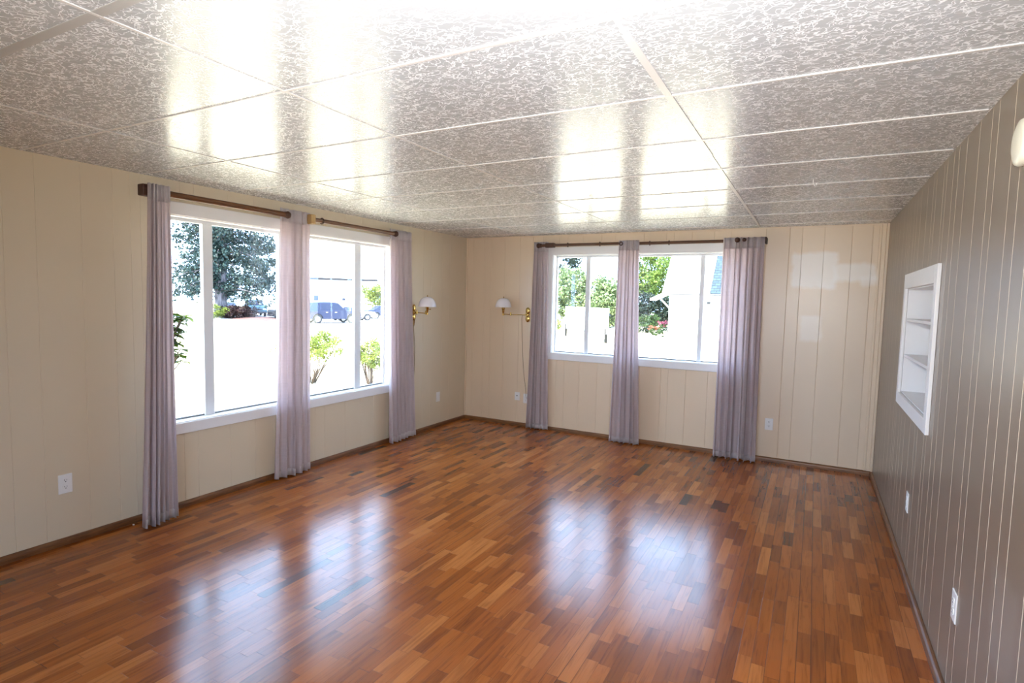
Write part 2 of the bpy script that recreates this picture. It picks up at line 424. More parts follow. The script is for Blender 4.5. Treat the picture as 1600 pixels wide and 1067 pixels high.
box(bm, DX0+0.06, DX1-0.06, NEAR-0.10, NEAR-0.03, DZ1-0.06, DZ1); box(bm, DX0+0.06, DX1-0.06, NEAR-0.10, NEAR-0.03, 0.0, 0.05)
door = struct('fill_door_1', bm, M_white, 'added white glazed sliding door behind the camera for fill light', 'door')
for a, b in ((DX0+0.06, (DX0+DX1)/2-0.035), ((DX0+DX1)/2+0.035, DX1-0.06)):
    bm = N(); box(bm, a, b, NEAR-0.068, NEAR-0.062, 0.05, DZ1-0.06); obj('pane', bm, M_glass, door)
# unseen roof, eaves extended to keep direct sun out of the windows and door
bm = N(); box(bm, -0.75, W+0.7, NEAR-1.6, 0.55, H+0.06, H+0.16)
tag(obj('roof', bm, mat('roof_sheet', (0.5, 0.5, 0.5), 0.6)), 'flat unseen roof with eaves extended to block the sun', 'roof', kind='structure')

def quarter_round(name, p0, p1, inward, m, r=0.022, h=0.042):
    """small stained moulding along the wall foot"""
    p0, p1, inward = Vector(p0), Vector(p1), Vector(inward)
    prof = [(0.0, 0.0), (r, 0.0), (r, h*0.55)] + [(r*math.cos(a), h*0.55 + h*0.45*math.sin(a)) for a in (0.5, 1.0, 1.35)] + [(0.0, h)]
    bm = N()
    a = [bm.verts.new(p0 + inward*x + Vector((0,0,z))) for x, z in prof]; b = [bm.verts.new(p1 + inward*x + Vector((0,0,z))) for x, z in prof]
    n = len(prof)
    for i in range(n): bm.faces.new((a[i], a[(i+1)%n], b[(i+1)%n], b[i]))
    bm.faces.new(a); bm.faces.new(b)
    return bm
for nm, a, b, iw, m in (('baseboard_left', (0.001, NEAR, 0), (0.001, 0, 0), (1,0,0), M_base), ('baseboard_back', (0.0, -0.001, 0), (W, -0.001, 0), (0,-1,0), M_base_x), ('baseboard_right', (W-0.001, NEAR, 0), (W-0.001, 0, 0), (-1,0,0), M_base)):
    struct(nm, quarter_round(nm, a, b, iw, m), m, 'low dark stained wooden moulding along the %s wall' % nm.split('_')[1], 'baseboard')
# corner mouldings
bm = N(); box(bm, W-0.075, W-0.055, -0.012, 0.0, 0.042, H-.002); box(bm, W-0.055, W-0.022, -0.018, 0.0, 0.042, H-.002); box(bm, W-0.022, W, -0.03, 0.0, 0.042, H-.002)
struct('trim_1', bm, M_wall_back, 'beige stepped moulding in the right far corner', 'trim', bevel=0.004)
bm = N(); box(bm, 0.0, 0.018, -0.018, 0.0, 0.042, H-.002)
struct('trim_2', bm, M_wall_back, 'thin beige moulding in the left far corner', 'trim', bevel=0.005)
# thin crown strip
bm = N(); box(bm, 0.0, W-.03, -0.010, 0.0, H-0.014, H-0.001)
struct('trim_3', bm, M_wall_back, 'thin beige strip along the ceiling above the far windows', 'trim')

# ------------------------------------------------------------------ windows
def window(name, place, u0, u1, z0, z1, mulls, casing, label):
    """place(u, d, z): d<0 toward the room, d>0 outward. casing=(left,right) flags/width"""
    def pbox(bm, ua, ub, da, db, za, zb):
        a, b = place(ua, da, za), place(ub, db, zb)
        box(bm, min(a[0],b[0]), max(a[0],b[0]), min(a[1],b[1]), max(a[1],b[1]), min(a[2],b[2]), max(a[2],b[2]))
    cl, crr = casing
    bm = N()
    pbox(bm, u0-cl, u1+crr, -0.016, 0.0, z1, z1+0.088)
    pbox(bm, u0-cl, u1+crr, -0.016, 0.0, z0-0.078, z0)
    pbox(bm, u0-cl, u0, -0.016, 0.0, z0, z1); pbox(bm, u1, u1+crr, -0.016, 0.0, z0, z1)
    root = tag(obj(name, bm, M_white, bevel=0.004), label, 'window', kind='structure')
    # jamb lining
    bm = N(); t = 0.006
    pbox(bm, u0, u1, -0.004, 0.10, z0, z0+t); pbox(bm, u0, u1, -0.004, 0.10, z1-t, z1)
    pbox(bm, u0, u0+t, -0.004, 0.10, z0+t, z1-t); pbox(bm, u1-t, u1, -0.004, 0.10, z0+t, z1-t)
    obj('jamb', bm, M_white, root)
    # vinyl sash
    bm = N(); s = 0.022
    pbox(bm, u0+t, u1-t, 0.075, 0.105, z1-t-s, z1-t)
    pbox(bm, u0+t, u0+t+0.014, 0.075, 0.105, z0+t, z1-t-s); pbox(bm, u1-t-0.014, u1-t, 0.075, 0.105, z0+t, z1-t-s)
    obj('sash', bm, M_mull, root)
    bm = N(); pbox(bm, u0+t+0.014, u1-t-0.014, 0.083, 0.103, z0+t, z0+t+0.012); obj('track', bm, M_track, root)
    for a, b in mulls:
        bm = N(); pbox(bm, a, b, 0.070, 0.108, z0+t, z1-t-s); obj('mullion', bm, M_mull, root, bevel=0.004)
    edges = [u0+t+0.014] + [v for ab in mulls for v in ab] + [u1-t-0.014]
    for i in range(0, len(edges), 2):
        bm = N(); pbox(bm, edges[i], edges[i+1], 0.094, 0.098, z0+t+0.016, z1-t-s); obj('pane', bm, M_glass, root)
    return root
PL = lambda u, d, z: (-d, u, z)
PB = lambda u, d, z: (u, d, z)
window('window_1', PL, *LW[0], WZ0, WZ1, [(-3.462, -3.385)], (0.055, 0.0725), 'wide white window nearest the camera on the left wall')
window('window_2', PL, *LW[1], WZ0, WZ1, [(-1.905, -1.823)], (0.0725, 0.08), 'wide white window on the left wall nearer the far corner')
window('window_3', PB, *BW[0], BZ0, BZ1, [(1.578, 1.630)], (0.075, 0.08), 'shorter white window on the far wall beside the brass lamp')
window('window_4', PB, *BW[1], BZ0, BZ1, [(2.843, 2.888)], (0.08, 0.08), 'shorter white window on the far wall with the neighbour house beyond')

# ------------------------------------------------------------------ curtains and rods
def curtain(label, group, along, wall0, sgn, ut, ub, z0, z1, folds, dep=0.075, amp=0.024, seed=0, lift=0.0):
    """along='y' (left wall, depth +x) or 'x' (far wall, depth -y)"""
    rnd = random.Random(seed)
    ph = rnd.random()*6; w2 = rnd.uniform(0.6, 1.4)
    jit = [rnd.uniform(-.35, .35) for _ in range(folds*2+2)]
    uc, base = (ut[0]+ut[1])/2, (0.0, 0.0, 0.0)
    org = Vector((0.0, uc, 0.0)) if along == 'y' else Vector((uc, 0.0, 0.0))
    t = thing('curtain', label, 'curtain', org, 0, group)
    def pt(s, k, extra=0.0):
        z = z0 + (z1-z0)*k
        q = (1-k)
        q2 = q**1.3
        a = ut[0]*(1-q2) + ub[0]*q2; b = ut[1]*(1-q2) + ub[1]*q2
        ss = s + 0.10/folds*math.sin(2*PI*folds*s*0.5 + ph)
        u = a + (b-a)*s
        fi = min(len(jit)-1, int(s*folds*2))
        A = amp*(0.62 + 0.55*q) * (1 + 0.35*math.sin(5.1*s+ph))
        th = 2*PI*folds*ss + ph*0.0 + 0.35*math.sin(2.2*k + ph) + 0.5*math.sin(3*s*w2+k*1.1)
        d = dep + A*math.sin(th) + 0.22*A*math.sin(2.7*th+1.0+1.5*k) + 0.012*q*math.sin(3.0*s+ph)
        u += 0.35*A*math.cos(th)*(1 if 0.04 < s < 0.96 else 0.2)
        d += extra
        return Vector((d, u, z)) - org if along == 'y' else Vector((u, -d, z)) - org
    def sheet(k0, k1, rows, extra):
        cols = folds*16; bm = N()
        g = [[bm.verts.new(pt(i/cols, k0+(k1-k0)*j/rows, extra)) for i in range(cols+1)] for j in range(rows+1)]
        for j in range(rows):
            for i in range(cols): bm.faces.new((g[j][i], g[j][i+1], g[j+1][i+1], g[j+1][i]))
        return bm
    for nm, k0, k1, rows, ex, m in (('panel', 0.0, 1.0, 26, 0.0, M_curt), ('header_band', 1-0.105/(z1-z0), 1.0, 3, 0.0022, M_head), ('hem', 0.0, 0.06/(z1-z0), 2, 0.0022, M_hem)):
        o = obj(nm, sheet(k0, k1, rows, ex), m, t, smooth=True, angle=180)
        md = o.modifiers.new('thickness', 'SOLIDIFY'); md.thickness = 0.0012
    return t
GC = 'sheer lilac curtains'
curtain('sheer lilac curtain at the near end of the left windows', GC, 'y', 0, 1, (-3.972, -3.835), (-4.055, -3.825), 0.012, 2.222, 6, dep=0.168, amp=0.024, seed=1)
curtain('sheer lilac curtain between the two left wall windows', GC, 'y', 0, 1, (-2.905, -2.60), (-2.965, -2.605), 0.012, 2.234, 5, dep=0.08, amp=0.022, seed=2)
curtain('sheer lilac curtain on the left wall beside the far corner lamp', GC, 'y', 0, 1, (-1.575, -1.215), (-1.555, -1.115), 0.012, 2.228, 6, dep=0.075, seed=3)
curtain('sheer lilac curtain on the far wall beside the right brass lamp', GC, 'x', 0, 1, (0.985, 1.155), (0.945, 1.21), 0.012, 2.215, 5, seed=4)
curtain('sheer lilac curtain between the two far wall windows', GC, 'x', 0, 1, (2.030, 2.248), (1.99, 2.325), 0.012, 2.196, 6, dep=0.162, amp=0.024, seed=5)
curtain('widest sheer lilac curtain, right of the far wall windows', GC, 'x', 0, 1, (3.09, 3.462), (3.085, 3.485), 0.012, 2.192, 7, dep=0.168, amp=0.034, seed=6)

def rod(label, along, u0, u1, z, d, m, fin, block=None, block_mat=None, rings=(), r=0.0165, knobs=()):
    ax = 'y' if along == 'y' else 'x'
    P = (lambda u, dd, zz: Vector((dd, u, zz))) if along == 'y' else (lambda u, dd, zz: Vector((u, -dd, zz)))
    org = P((u0+u1)/2, 0.0, z); t = thing('curtain_rod', label, 'curtain rod', org, 0, 'wooden curtain rods')
    bm = N(); tube(bm, [P(u0, d, z)-org, P(u1, d, z)-org], r, 16); obj('pole', bm, m, t, smooth=True)
    for u, s in fin:
        bm = N()
        prof = [(0.006, -0.006), (0.020, -0.004), (0.022, 0.004), (0.016, 0.010), (0.024, 0.020), (0.027, 0.032), (0.022, 0.046), (0.008, 0.054)]
        lathe(bm, [(a*1.12, h*s) for a, h in prof], P(u, d, z)-org, ax, 18)
        obj('finial', bm, M_dkblock, t, smooth=True, angle=50)
    for (u, hw, hh, dd) in (block or []):
        bm = N(); a = P(u-hw, dd[0], z-hh)-org; b = P(u+hw, dd[1], z+hh)-org
        box(bm, min(a.x,b.x), max(a.x,b.x), min(a.y,b.y), max(a.y,b.y), min(a.z,b.z), max(a.z,b.z))
        obj('bracket', bm, block_mat, t, bevel=0.006)
    for u, kr in knobs:            # knobs that poke through the cloth
        bm = N(); tube(bm, [P(u, d, z)-org, P(u, 0.2, z)-org], 0.006, 8); ball(bm, P(u, 0.205, z)-org, kr, 14); obj('knob', bm, M_dkblock, t, smooth=True)
    for u in rings:
        bm = N()
        pts = [P(u, d + (r+0.006)*math.cos(k*PI/10), z + (r+0.006)*math.sin(k*PI/10)) - org for k in range(21)]
        tube(bm, pts, 0.004, 8, cap=False); obj('ring', bm, M_dkblock, t, smooth=True, angle=180)
    return t
rod('thick walnut curtain rod over the near left window, dark square bracket', 'y', -3.99, -2.89, 2.180, 0.118, M_rod, [(-2.89, 1)], [(-3.965, 0.030, 0.036, (0.090, 0.150)), (-3.90, 0.012, 0.016, (0.0005, 0.11))], M_dkblock, r=0.022)
rod('walnut curtain rod with light wood bracket over the far left window', 'y', -2.62, -1.56, 2.178, 0.118, M_rod, [(-1.555, 1)], [(-2.612, 0.022, 0.040, (0.085, 0.145)), (-2.612, 0.012, 0.02, (0.0005, 0.088))], M_ltblock, [-2.50], r=0.019)
rod('dark curtain rod on the far wall left of the middle curtain', 'x', 1.085, 2.05, 2.170, 0.115, M_rod_x, [(1.085, -1)], [(1.20, 0.055, 0.026, (0.085, 0.135)), (1.18, 0.012, 0.016, (0.0005, 0.088))], M_dkblock, [1.42, 1.80], r=0.016)
rod('dark curtain rod on the far wall right of the middle curtain', 'x', 2.20, 3.462, 2.165, 0.115, M_rod_x, [], [(3.466, 0.010, 0.030, (0.0005, 0.14))], M_dkblock, [2.35, 2.55], r=0.016, knobs=[(3.222, 0.026), (3.285, 0.019)])

# eyelet in the middle far curtain
bm = N(); lathe(bm, [(0.010, 0), (0.020, 0), (0.024, -0.003), (0.022, -0.007), (0.012, -0.006)], (0, 0, 0), 'y', 20, close=True)
tag(obj('eyelet', bm, M_dkblock, smooth=True, loc=(2.062, -0.190, 2.160)), 'dark metal eyelet ring at the top of the middle far curtain', 'eyelet')

# ------------------------------------------------------------------ wall lamps
def wall_lamp(label, loc, rz, joint, end, zdrop):
    """local +x points into the room, y runs along the wall"""
    t = thing('wall_lamp', label, 'lamp', loc, rz, 'brass swing arm wall lamps')
    bm = N()
    ball(bm, (0.008, 0, 0.048), 1.0, 18, (0.016, 0.030, 0.042)); ball(bm, (0.008, 0, -0.048), 1.0, 18, (0.016, 0.030, 0.042)); ball(bm, (0.010, 0, 0), 1.0, 14, (0.018, 0.022, 0.030))
    for v in bm.verts: v.co.x = max(v.co.x, 0.0005)
    obj('wall_plate', bm, M_brass, t, smooth=True)
    bm = N(); tube(bm, [(0.02, 0, 0), (0.05, 0, 0)], 0.010, 12); tube(bm, [(0.05, 0, -0.020), (0.05, 0, 0.022)], 0.008, 12); ball(bm, (0.05, 0, 0.024), 0.008); obj('pivot', bm, M_brass, t, smooth=True)
    j = Vector(joint); e = Vector(end)
    bm = N(); tube(bm, [(0.05, 0, 0.0), j], 0.0055, 10); obj('arm', bm, M_brass, t, smooth=True)
    bm = N(); tube(bm, [j + Vector((0,0,-0.012)), j + Vector((0,0,0.018))], 0.009, 12); ball(bm, j + Vector((0,0,0.02)), 0.009); obj('elbow_joint', bm, M_brass, t, smooth=True)
    if (e-j).length > 0.03:
        bm = N(); tube(bm, [j, e], 0.0055, 10); obj('arm', bm, M_brass, t, smooth=True)
    bm = N()
    lathe(bm, [(0.006, -0.016), (0.011, -0.012), (0.011, 0.002), (0.007, 0.012), (0.013, 0.022), (0.015, 0.05), (0.019, 0.055), (0.019, 0.075), (0.010, 0.080)], e, 'z', 16)
    obj('lamp_socket', bm, M_brass, t, smooth=True, angle=50)
    bm = N(); tube(bm, [e + Vector((0.012, 0.0, 0.045)), e + Vector((0.03, 0.014, 0.045))], 0.004, 8); ball(bm, e + Vector((0.03, 0.014, 0.045)), 0.007, 8); obj('switch_knob', bm, M_brass, t, smooth=True)
    zb = zdrop
    bm = N(); lathe(bm, [(0.012, 0.08), (0.015, 0.10), (0.026, 0.125), (0.024, 0.15), (0.006, 0.165)], e, 'z', 14); obj('bulb', bm, M_opal, t, smooth=True)
    out = [(0.098, zb), (0.097, zb+0.012), (0.092, zb+0.036), (0.082, zb+0.062), (0.066, zb+0.085), (0.044, zb+0.100), (0.020, zb+0.107), (0.006, zb+0.108)]
    inn = [(r-0.004 if r > 0.01 else r, z-0.004 if i else z) for i, (r, z) in enumerate(out)]
    bm = N(); lathe(bm, out + inn[::-1], (e.x, e.y, 0), 'z', 36, close=True); obj('lamp_shade', bm, M_opal, t, smooth=True)
    bm = N(); lathe(bm, [(0.004, zb+0.106), (0.008, zb+0.110), (0.004, zb+0.116), (0.006, zb+0.121), (0.001, zb+0.128)], (e.x, e.y, 0), 'z', 12); obj('finial', bm, M_brass, t, smooth=True)
    bm = N(); tube(bm, [e + Vector((0, 0, 0.12)), (e.x, e.y, zb+0.107)], 0.0025, 6); obj('shade_stem', bm, M_brass, t)
    return t
# left lamp: arm straight out from the left wall
lampA = wall_lamp('brass wall lamp with white dome shade on the left wall', (0.0, -1.075, 1.372), 0, (0.17, 0.0, -0.004), (0.19, 0.0, -0.004), 0.068)
lampB = wall_lamp('brass swing arm wall lamp with white dome shade on the far wall', (0.883, 0.0, 1.362), -PI/2, (0.115, -0.175, -0.002), (0.175, -0.245, 0.002), 0.085)
def cord(name, pts, r, m, parent, sub=6):
    # smooth polyline through the points
    P = [Vector(p) for p in pts]; out = []
    for i in range(len(P)-1):
        p0, p1, p2, p3 = P[max(i-1,0)], P[i], P[i+1], P[min(i+2,len(P)-1)]
        for k in range(sub):
            t = k/sub
            out.append(0.5*((2*p1)+(p2-p0)*t+(2*p0-5*p1+4*p2-p3)*t*t+(3*p1-p0-3*p2+p3)*t**3))
    out.append(P[-1]); bm = N(); tube(bm, out, r, 6)
    return obj(name, bm, m, parent, smooth=True, angle=180)
# cords in each lamp's own frame (local x off the wall, y along it)
cord('power_cord', [(0.008, 0.0, -0.085), (0.006, 0.004, -0.20), (0.006, 0.022, -0.37), (0.005, 0.020, -0.62), (0.006, 0.006, -0.86), (0.006, -0.02, -1.10)], 0.0022, M_cord, lampA)
bm = N(); tube(bm, [(0.012, 0, -0.08), (0.008, 0.004, -0.13), (0.006, 0.004, -0.155)], [0.009, 0.006, 0.003], 8); obj('strain_relief', bm, M_brass, lampA, smooth=True)
cord('power_cord', [(0.012, -0.06, -0.012), (0.010, -0.077, -0.05), (0.006, -0.068, -0.30), (0.005, -0.052, -0.55), (0.005, -0.03, -0.75), (0.006, 0.0, -0.93), (0.025, 0.008, -1.00)], 0.0022, M_cord, lampB)

# ------------------------------------------------------------------ outlets (local x off the wall)
def outlet(label, loc, rz, kind, group='white wall plates', w=0.073, h=0.117):
    t = thing('wall_outlet', label, 'outlet', loc, rz, group)
    bm = N(); box(bm, 0.0003, 0.006, -w/2, w/2, -h/2, h/2); obj('cover_plate', bm, M_plast, t, bevel=0.003)
    if kind == 'duplex':
        for s in (-1, 1):
            bm = N(); c = 0.0195*s*1.02
            prof = [(0.0165*math.cos(a), 0.0145*max(-0.9, min(0.9, math.sin(a)*1.15))) for a in [k*2*PI/20 for k in range(20)]]
            a = [bm.verts.new((0.0055, y, c+z)) for y, z in prof]; b = [bm.verts.new((0.0085, y*0.97, c+z*0.97)) for y, z in prof]
            bm.faces.new(b)
            for i in range(20): bm.faces.new((a[i], a[(i+1)%20], b[(i+1)%20], b[i]))
            r = obj('receptacle', bm, M_plast, t)
            for nm, y0, y1, z0, z1 in (('slot', -0.0075, -0.0052, 0.000, 0.0085), ('slot', 0.0052, 0.0075, 0.001, 0.0075), ('slot', -0.0026, 0.0026, -0.0085, -0.0035)):
                bm = N(); box(bm, 0.0078, 0.0088, y0, y1, c+z0, c+z1); obj(nm, bm, M_slot, r)
        bm = N(); lathe(bm, [(0.0032, 0.0055), (0.0032, 0.0068), (0.002, 0.0074)], (0,0,0), 'x', 12); obj('screw', bm, M_plast, t)
    elif kind == 'rocker':
        bm = N(); box(bm, 0.0055, 0.0095, -0.0165, 0.0165, -0.033, 0.033); obj('rocker', bm, M_plast, t, bevel=0.002)
    elif kind == 'jack':
        bm = N(); box(bm, 0.0055, 0.011, -0.018, 0.018, -0.024, 0.024); j = obj('jack_face', bm, M_plast, t, bevel=0.004)
        bm = N(); box(bm, 0.0105, 0.0118, -0.007, 0.007, 0.002, 0.014); obj('socket_hole', bm, M_slot, j)
    return t
outlet('white duplex outlet low on the left wall near the camera', (0, -4.402, 0.371), 0, 'duplex')
outlet('white blank-faced switch plate low on the left wall near the far corner', (0, -0.592, 0.36), 0, 'rocker')
outlet('white wall jack with one dark hole under the right brass lamp', (0.765, 0, 0.362), -PI/2, 'jack', w=0.07, h=0.10)
plug = outlet('white outlet half behind the curtain with a lamp cord plugged in', (0.885, 0, 0.345), -PI/2, 'duplex')
bm = N(); box(bm, 0.009, 0.035, -0.012, 0.012, 0.006, 0.034)
tag(obj('power_plug', bm, M_plast, bevel=0.004, loc=(0.0, 0.0, 0.0)), None, None)
_pl = bpy.data.objects['power_plug']; _pl.parent = lampB; _pl.location = (0.0, 0.004, -1.02)
outlet('white duplex outlet on the far wall right of the widest curtain', (3.580, 0, 0.371), -PI/2, 'duplex')
outlet('white outlet plate on the right wall nearer the far corner', (W, -2.088, 0.406), PI, 'duplex')
outlet('white outlet plate on the right wall nearer the camera', (W, -3.375, 0.392), PI, 'duplex')

# ------------------------------------------------------------------ smoke detector on the right wall
t = thing('smoke_detector', 'round cream smoke detector high on the right wall', 'smoke detector', (W, -3.836, 2.043), 0)
bm = N(); lathe(bm, [(0.064, -0.0003), (0.069, -0.006), (0.070, -0.030), (0.066, -0.038), (0.050, -0.043), (0.020, -0.045)], (0,0,0), 'x', 40); obj('housing', bm, M_cream, t, smooth=True, angle=50)
for k in range(10):
    bm = N(); a = k*2*PI/10
    tube(bm, [(-0.020, 0.0702*math.cos(a-0.14), 0.0702*math.sin(a-0.14)), (-0.020, 0.0706*math.cos(a), 0.0706*math.sin(a)), (-0.020, 0.0702*math.cos(a+0.14), 0.0702*math.sin(a+0.14))], 0.0012, 5); obj('vent_slot', bm, M_slot, t)

# ------------------------------------------------------------------ recessed shelf niche
t = thing('built_in_shelf', 'white recessed niche with two shelves in the right wall', 'shelf', (W, (NY0+NY1)/2, NZ0))
oy, oz = (NY0+NY1)/2, NZ0
hw = (NY1-NY0)/2; hh = NZ1-NZ0
bm = N(); p = 0.018; fw0, fw1 = 0.077, 0.065
box(bm, -p, -0.0003, -hw-fw0, -hw, -0.075, hh+0.097); box(bm, -p, -0.0003, hw, hw+fw1, -0.075, hh+0.097)
box(bm, -p, -0.0003, -hw, hw, hh, hh+0.097); box(bm, -p, -0.0003, -hw, hw, -0.075, 0.0)
obj('face_frame', bm, M_white, t, bevel=0.003)
bm = N(); q = 0.008; D = 0.20
box(bm, 0.0, D, -hw+0.001, -hw+q, 0.001, hh-0.001); box(bm, 0.0, D, hw-q, hw-0.001, 0.001, hh-0.001)
box(bm, 0.0, D, -hw+q, hw-q, hh-q, hh-0.001); box(bm, 0.0, D, -hw+q, hw-q, 0.001, q); box(bm, D, D+q, -hw+0.001, hw-0.001, 0.001, hh-0.001)
obj('cabinet_box', bm, M_white, t)
for z in (1.475, 1.236):
    bm = N(); box(bm, 0.002, D-0.001, -hw+q, hw-q, z-oz-0.018, z-oz); obj('shelf', bm, M_white, t, bevel=0.002)

# little hook hanging from the ceiling
bm = N(); tube(bm, [(0,0,0), (0,0,-0.02), (0.008,0,-0.04), (0.018,0,-0.036), (0.020,0,-0.022)], 0.0028, 8)
tag(obj('ceiling_hook', bm, M_plast, smooth=True, loc=(3.868, -2.195, H-0.0002)), 'tiny white hook screwed into the ceiling', 'hook')
bm = N(); ball(bm, (0, 0, 0.004), 1.0, 8, (0.008, 0.006, 0.004))
tag(obj('paint_chip', bm, M_plast, loc=(0.05, -4.05, 0.0)), 'tiny white chip on the floor beside the near left curtain', 'chip')

# ------------------------------------------------------------------ outside: ground
M_lawn = NT('dry_sunlit_lawn'); _f = M_lawn.noise(M_lawn.pos(), 0.6, 4.0).outputs[0]
M_lawn.base(M_lawn.ramp(_f, [(0.3, (0.50, 0.42, 0.26)), (0.7, (0.60, 0.505, 0.33))])); M_lawn.p.inputs['Roughness'].default_value = 0.9; M_lawn = M_lawn.m
M_road = mat('pale_asphalt', (0.42, 0.41, 0.40), 0.85, var=0.05, scale=3)
M_mulch = mat('red_bark_mulch', (0.09, 0.035, 0.025), 0.9, var=0.5, scale=4)
bm = N(); box(bm, -140, 60, -30, 140, GZ-0.2, GZ); struct('lawn', bm, M_lawn, 'sunlit pale lawn outside the windows', 'lawn')
bm = N()   # street that runs past the parked cars
vs = [bm.verts.new(p) for p in ((-46.5, 12, GZ+0.01), (-18, 12, GZ+0.01), (-22, 60, GZ+0.01), (-36, 110, GZ+0.01), (-75, 110, GZ+0.01), (-60, 45, GZ+0.01))]
fc = bm.faces.new(vs); ex = bmesh.ops.extrude_face_region(bm, geom=[fc]); bmesh.ops.translate(bm, vec=(0,0,-0.1), verts=[v for v in ex['geom'] if isinstance(v, bmesh.types.BMVert)])
struct('street', bm, M_road, 'pale street beyond the lawn', 'street')

# ------------------------------------------------------------------ plants
def leaf_mat(name, c0, c1, trans=0.25):
    t = NT(name)
    f = t.noise(t.obj(), 3.0, 2.0).outputs[0]
    t.base(t.ramp(f, [(0.35, c0), (0.65, c1)])); t.p.inputs['Roughness'].default_value = 0.55
    t.p.inputs['Specular IOR Level'].default_value = 0.3
    tl = t.n('ShaderNodeBsdfTranslucent'); tl.inputs[0].default_value = C4(tuple((a+b)/2 for a, b in zip(c0, c1)))
    m = t.n('ShaderNodeMixShader'); m.inputs[0].default_value = trans
    t.l(t.p.outputs[0], m.inputs[1]); t.l(tl.outputs[0], m.inputs[2]); t.l(m.outputs[0], t.out.inputs[0])
    return t.m
L_dark = leaf_mat('dark_conifer_leaves', (0.006, 0.013, 0.009), (0.011, 0.024, 0.013), 0.1)
L_teal = leaf_mat('blue_green_leaves', (0.011, 0.026, 0.024), (0.02, 0.04, 0.03), 0.1)
L_yel = leaf_mat('yellow_green_leaves', (0.07, 0.10, 0.012), (0.22, 0.26, 0.045))
L_pale = leaf_mat('pale_green_leaves', (0.06, 0.10, 0.04), (0.21, 0.26, 0.11))
L_mid = leaf_mat('bright_green_leaves', (0.04, 0.08, 0.012), (0.15, 0.21, 0.04))
L_low = leaf_mat('garden_green_leaves', (0.012, 0.028, 0.009), (0.05, 0.09, 0.022))
L_red = leaf_mat('purple_brown_leaves', (0.016, 0.006, 0.007), (0.036, 0.014, 0.012), 0.1)
L_glos = leaf_mat('glossy_shrub_leaves', (0.015, 0.04, 0.006), (0.09, 0.15, 0.012))
M_bark = NT('furrowed_grey_bark'); _f = M_bark.noise(M_bark.vscale(M_bark.obj(), (4, 4, 0.7)), 2.0, 4.0).outputs[0]
M_bark.base(M_bark.ramp(_f, [(0.35, (0.055, 0.05, 0.055)), (0.65, (0.20, 0.18, 0.19))])); M_bark.p.inputs['Roughness'].default_value = 0.9; M_bark.bump(_f, 0.8, 0.06); M_bark = M_bark.m
M_twig = mat('brown_twigs', (0.05, 0.032, 0.018), 0.8)

def leaf(bm, p, size, rnd, droop=0.0):
    d = Vector((rnd.gauss(0,1), rnd.gauss(0,1), rnd.gauss(0,0.7)-droop)).normalized()
    u, v = frame_of(d); a = rnd.random()*PI; u, v = math.cos(a)*u+math.sin(a)*v, math.cos(a)*v-math.sin(a)*u
    s = size*rnd.uniform(0.6, 1.25); w = s*0.36
    q = [p, p+d*s*0.45+u*w+v*s*0.08, p+d*s, p+d*s*0.45-u*w+v*s*0.08]
    q = [bm.verts.new(x) for x in q]; bm.faces.new((q[0], q[1], q[2])); bm.faces.new((q[0], q[2], q[3]))
def blob(bm, c, rad, n, size, rnd, shell=0.55):
    c = Vector(c)
    for _ in range(n):
        d = Vector((rnd.gauss(0,1), rnd.gauss(0,1), rnd.gauss(0,1))).normalized()*(shell+(1-shell)*rnd.random()**0.5)
        leaf(bm, c + Vector((d.x*rad[0], d.y*rad[1], d.z*rad[2])), size, rnd)
def clumps(bm, c, rad, k, n, cr, size, rnd, zlo=-1.0):
    """crown built of leaf clumps spread through an ellipsoid"""
    c = Vector(c)
    for _ in range(k):
        while True:
            d = Vector((rnd.uniform(-1,1), rnd.uniform(-1,1), rnd.uniform(zlo,1)))
            if d.length <= 1: break
        d = d*(0.55+0.45*rnd.random())/max(d.length, 0.35)*min(1, d.length+0.3)
        cc = c + Vector((d.x*rad[0], d.y*rad[1], d.z*rad[2]))
        s = cr*rnd.uniform(0.7, 1.25)
        blob(bm, cc, (s, s, s*0.75), n, size, rnd, 0.3)

# the great conifer across the street (crown hangs in layers of drooping boughs)
rnd = random.Random(3)
tr = thing('conifer_tree', 'tall dark conifer with a thick grey trunk across the street', 'tree', (-47.22, 28.99, GZ))
bm = N(); tube(bm, [(0,0,-0.1), (0,0,0.5), (0.02,0,1.6), (0.05,0,3.2), (0.05,0.05,6.0), (0.0,0.1,9.5), (0,0.1,14)], [0.75, 0.62, 0.55, 0.52, 0.48, 0.40, 0.22], 20)
obj('trunk', bm, M_bark, tr, smooth=True)
rt = Vector((0.565, 0.825, 0)); fw = Vector((-0.825, 0.565, 0))
bm = N(); bmb = N()
for k in range(84):
    z0 = 2.3 + 9.5*(k/84)**1.0; a = rnd.random()*2*PI
    ln = rnd.uniform(3.2, 7.4)*(1 - 0.15*(k/84)); d = (rt*math.cos(a) + fw*math.sin(a))
    if d.dot(rt) < 0: ln *= 0.72
    pts = []
    for s in (0, 0.25, 0.5, 0.75, 1.0):
        pts.append(d*ln*s + Vector((0, 0, z0 + 0.5*math.sin(s*2.4) - 0.9*s*s)))
    tube(bmb, pts, [0.09, 0.07, 0.05, 0.03, 0.012], 5)
    for s in [x/11 for x in range(1, 12)]:
        i = min(3, int(s*4)); p = pts[i].lerp(pts[i+1], s*4-i)
        for _ in range(2):
            q = p + Vector((rnd.gauss(0,.42), rnd.gauss(0,.42), rnd.gauss(-.25,.3)))
            for _ in range(9): leaf(bm, q + Vector((rnd.gauss(0,.20), rnd.gauss(0,.20), rnd.gauss(0,.20))), 0.30, rnd, 0.5)
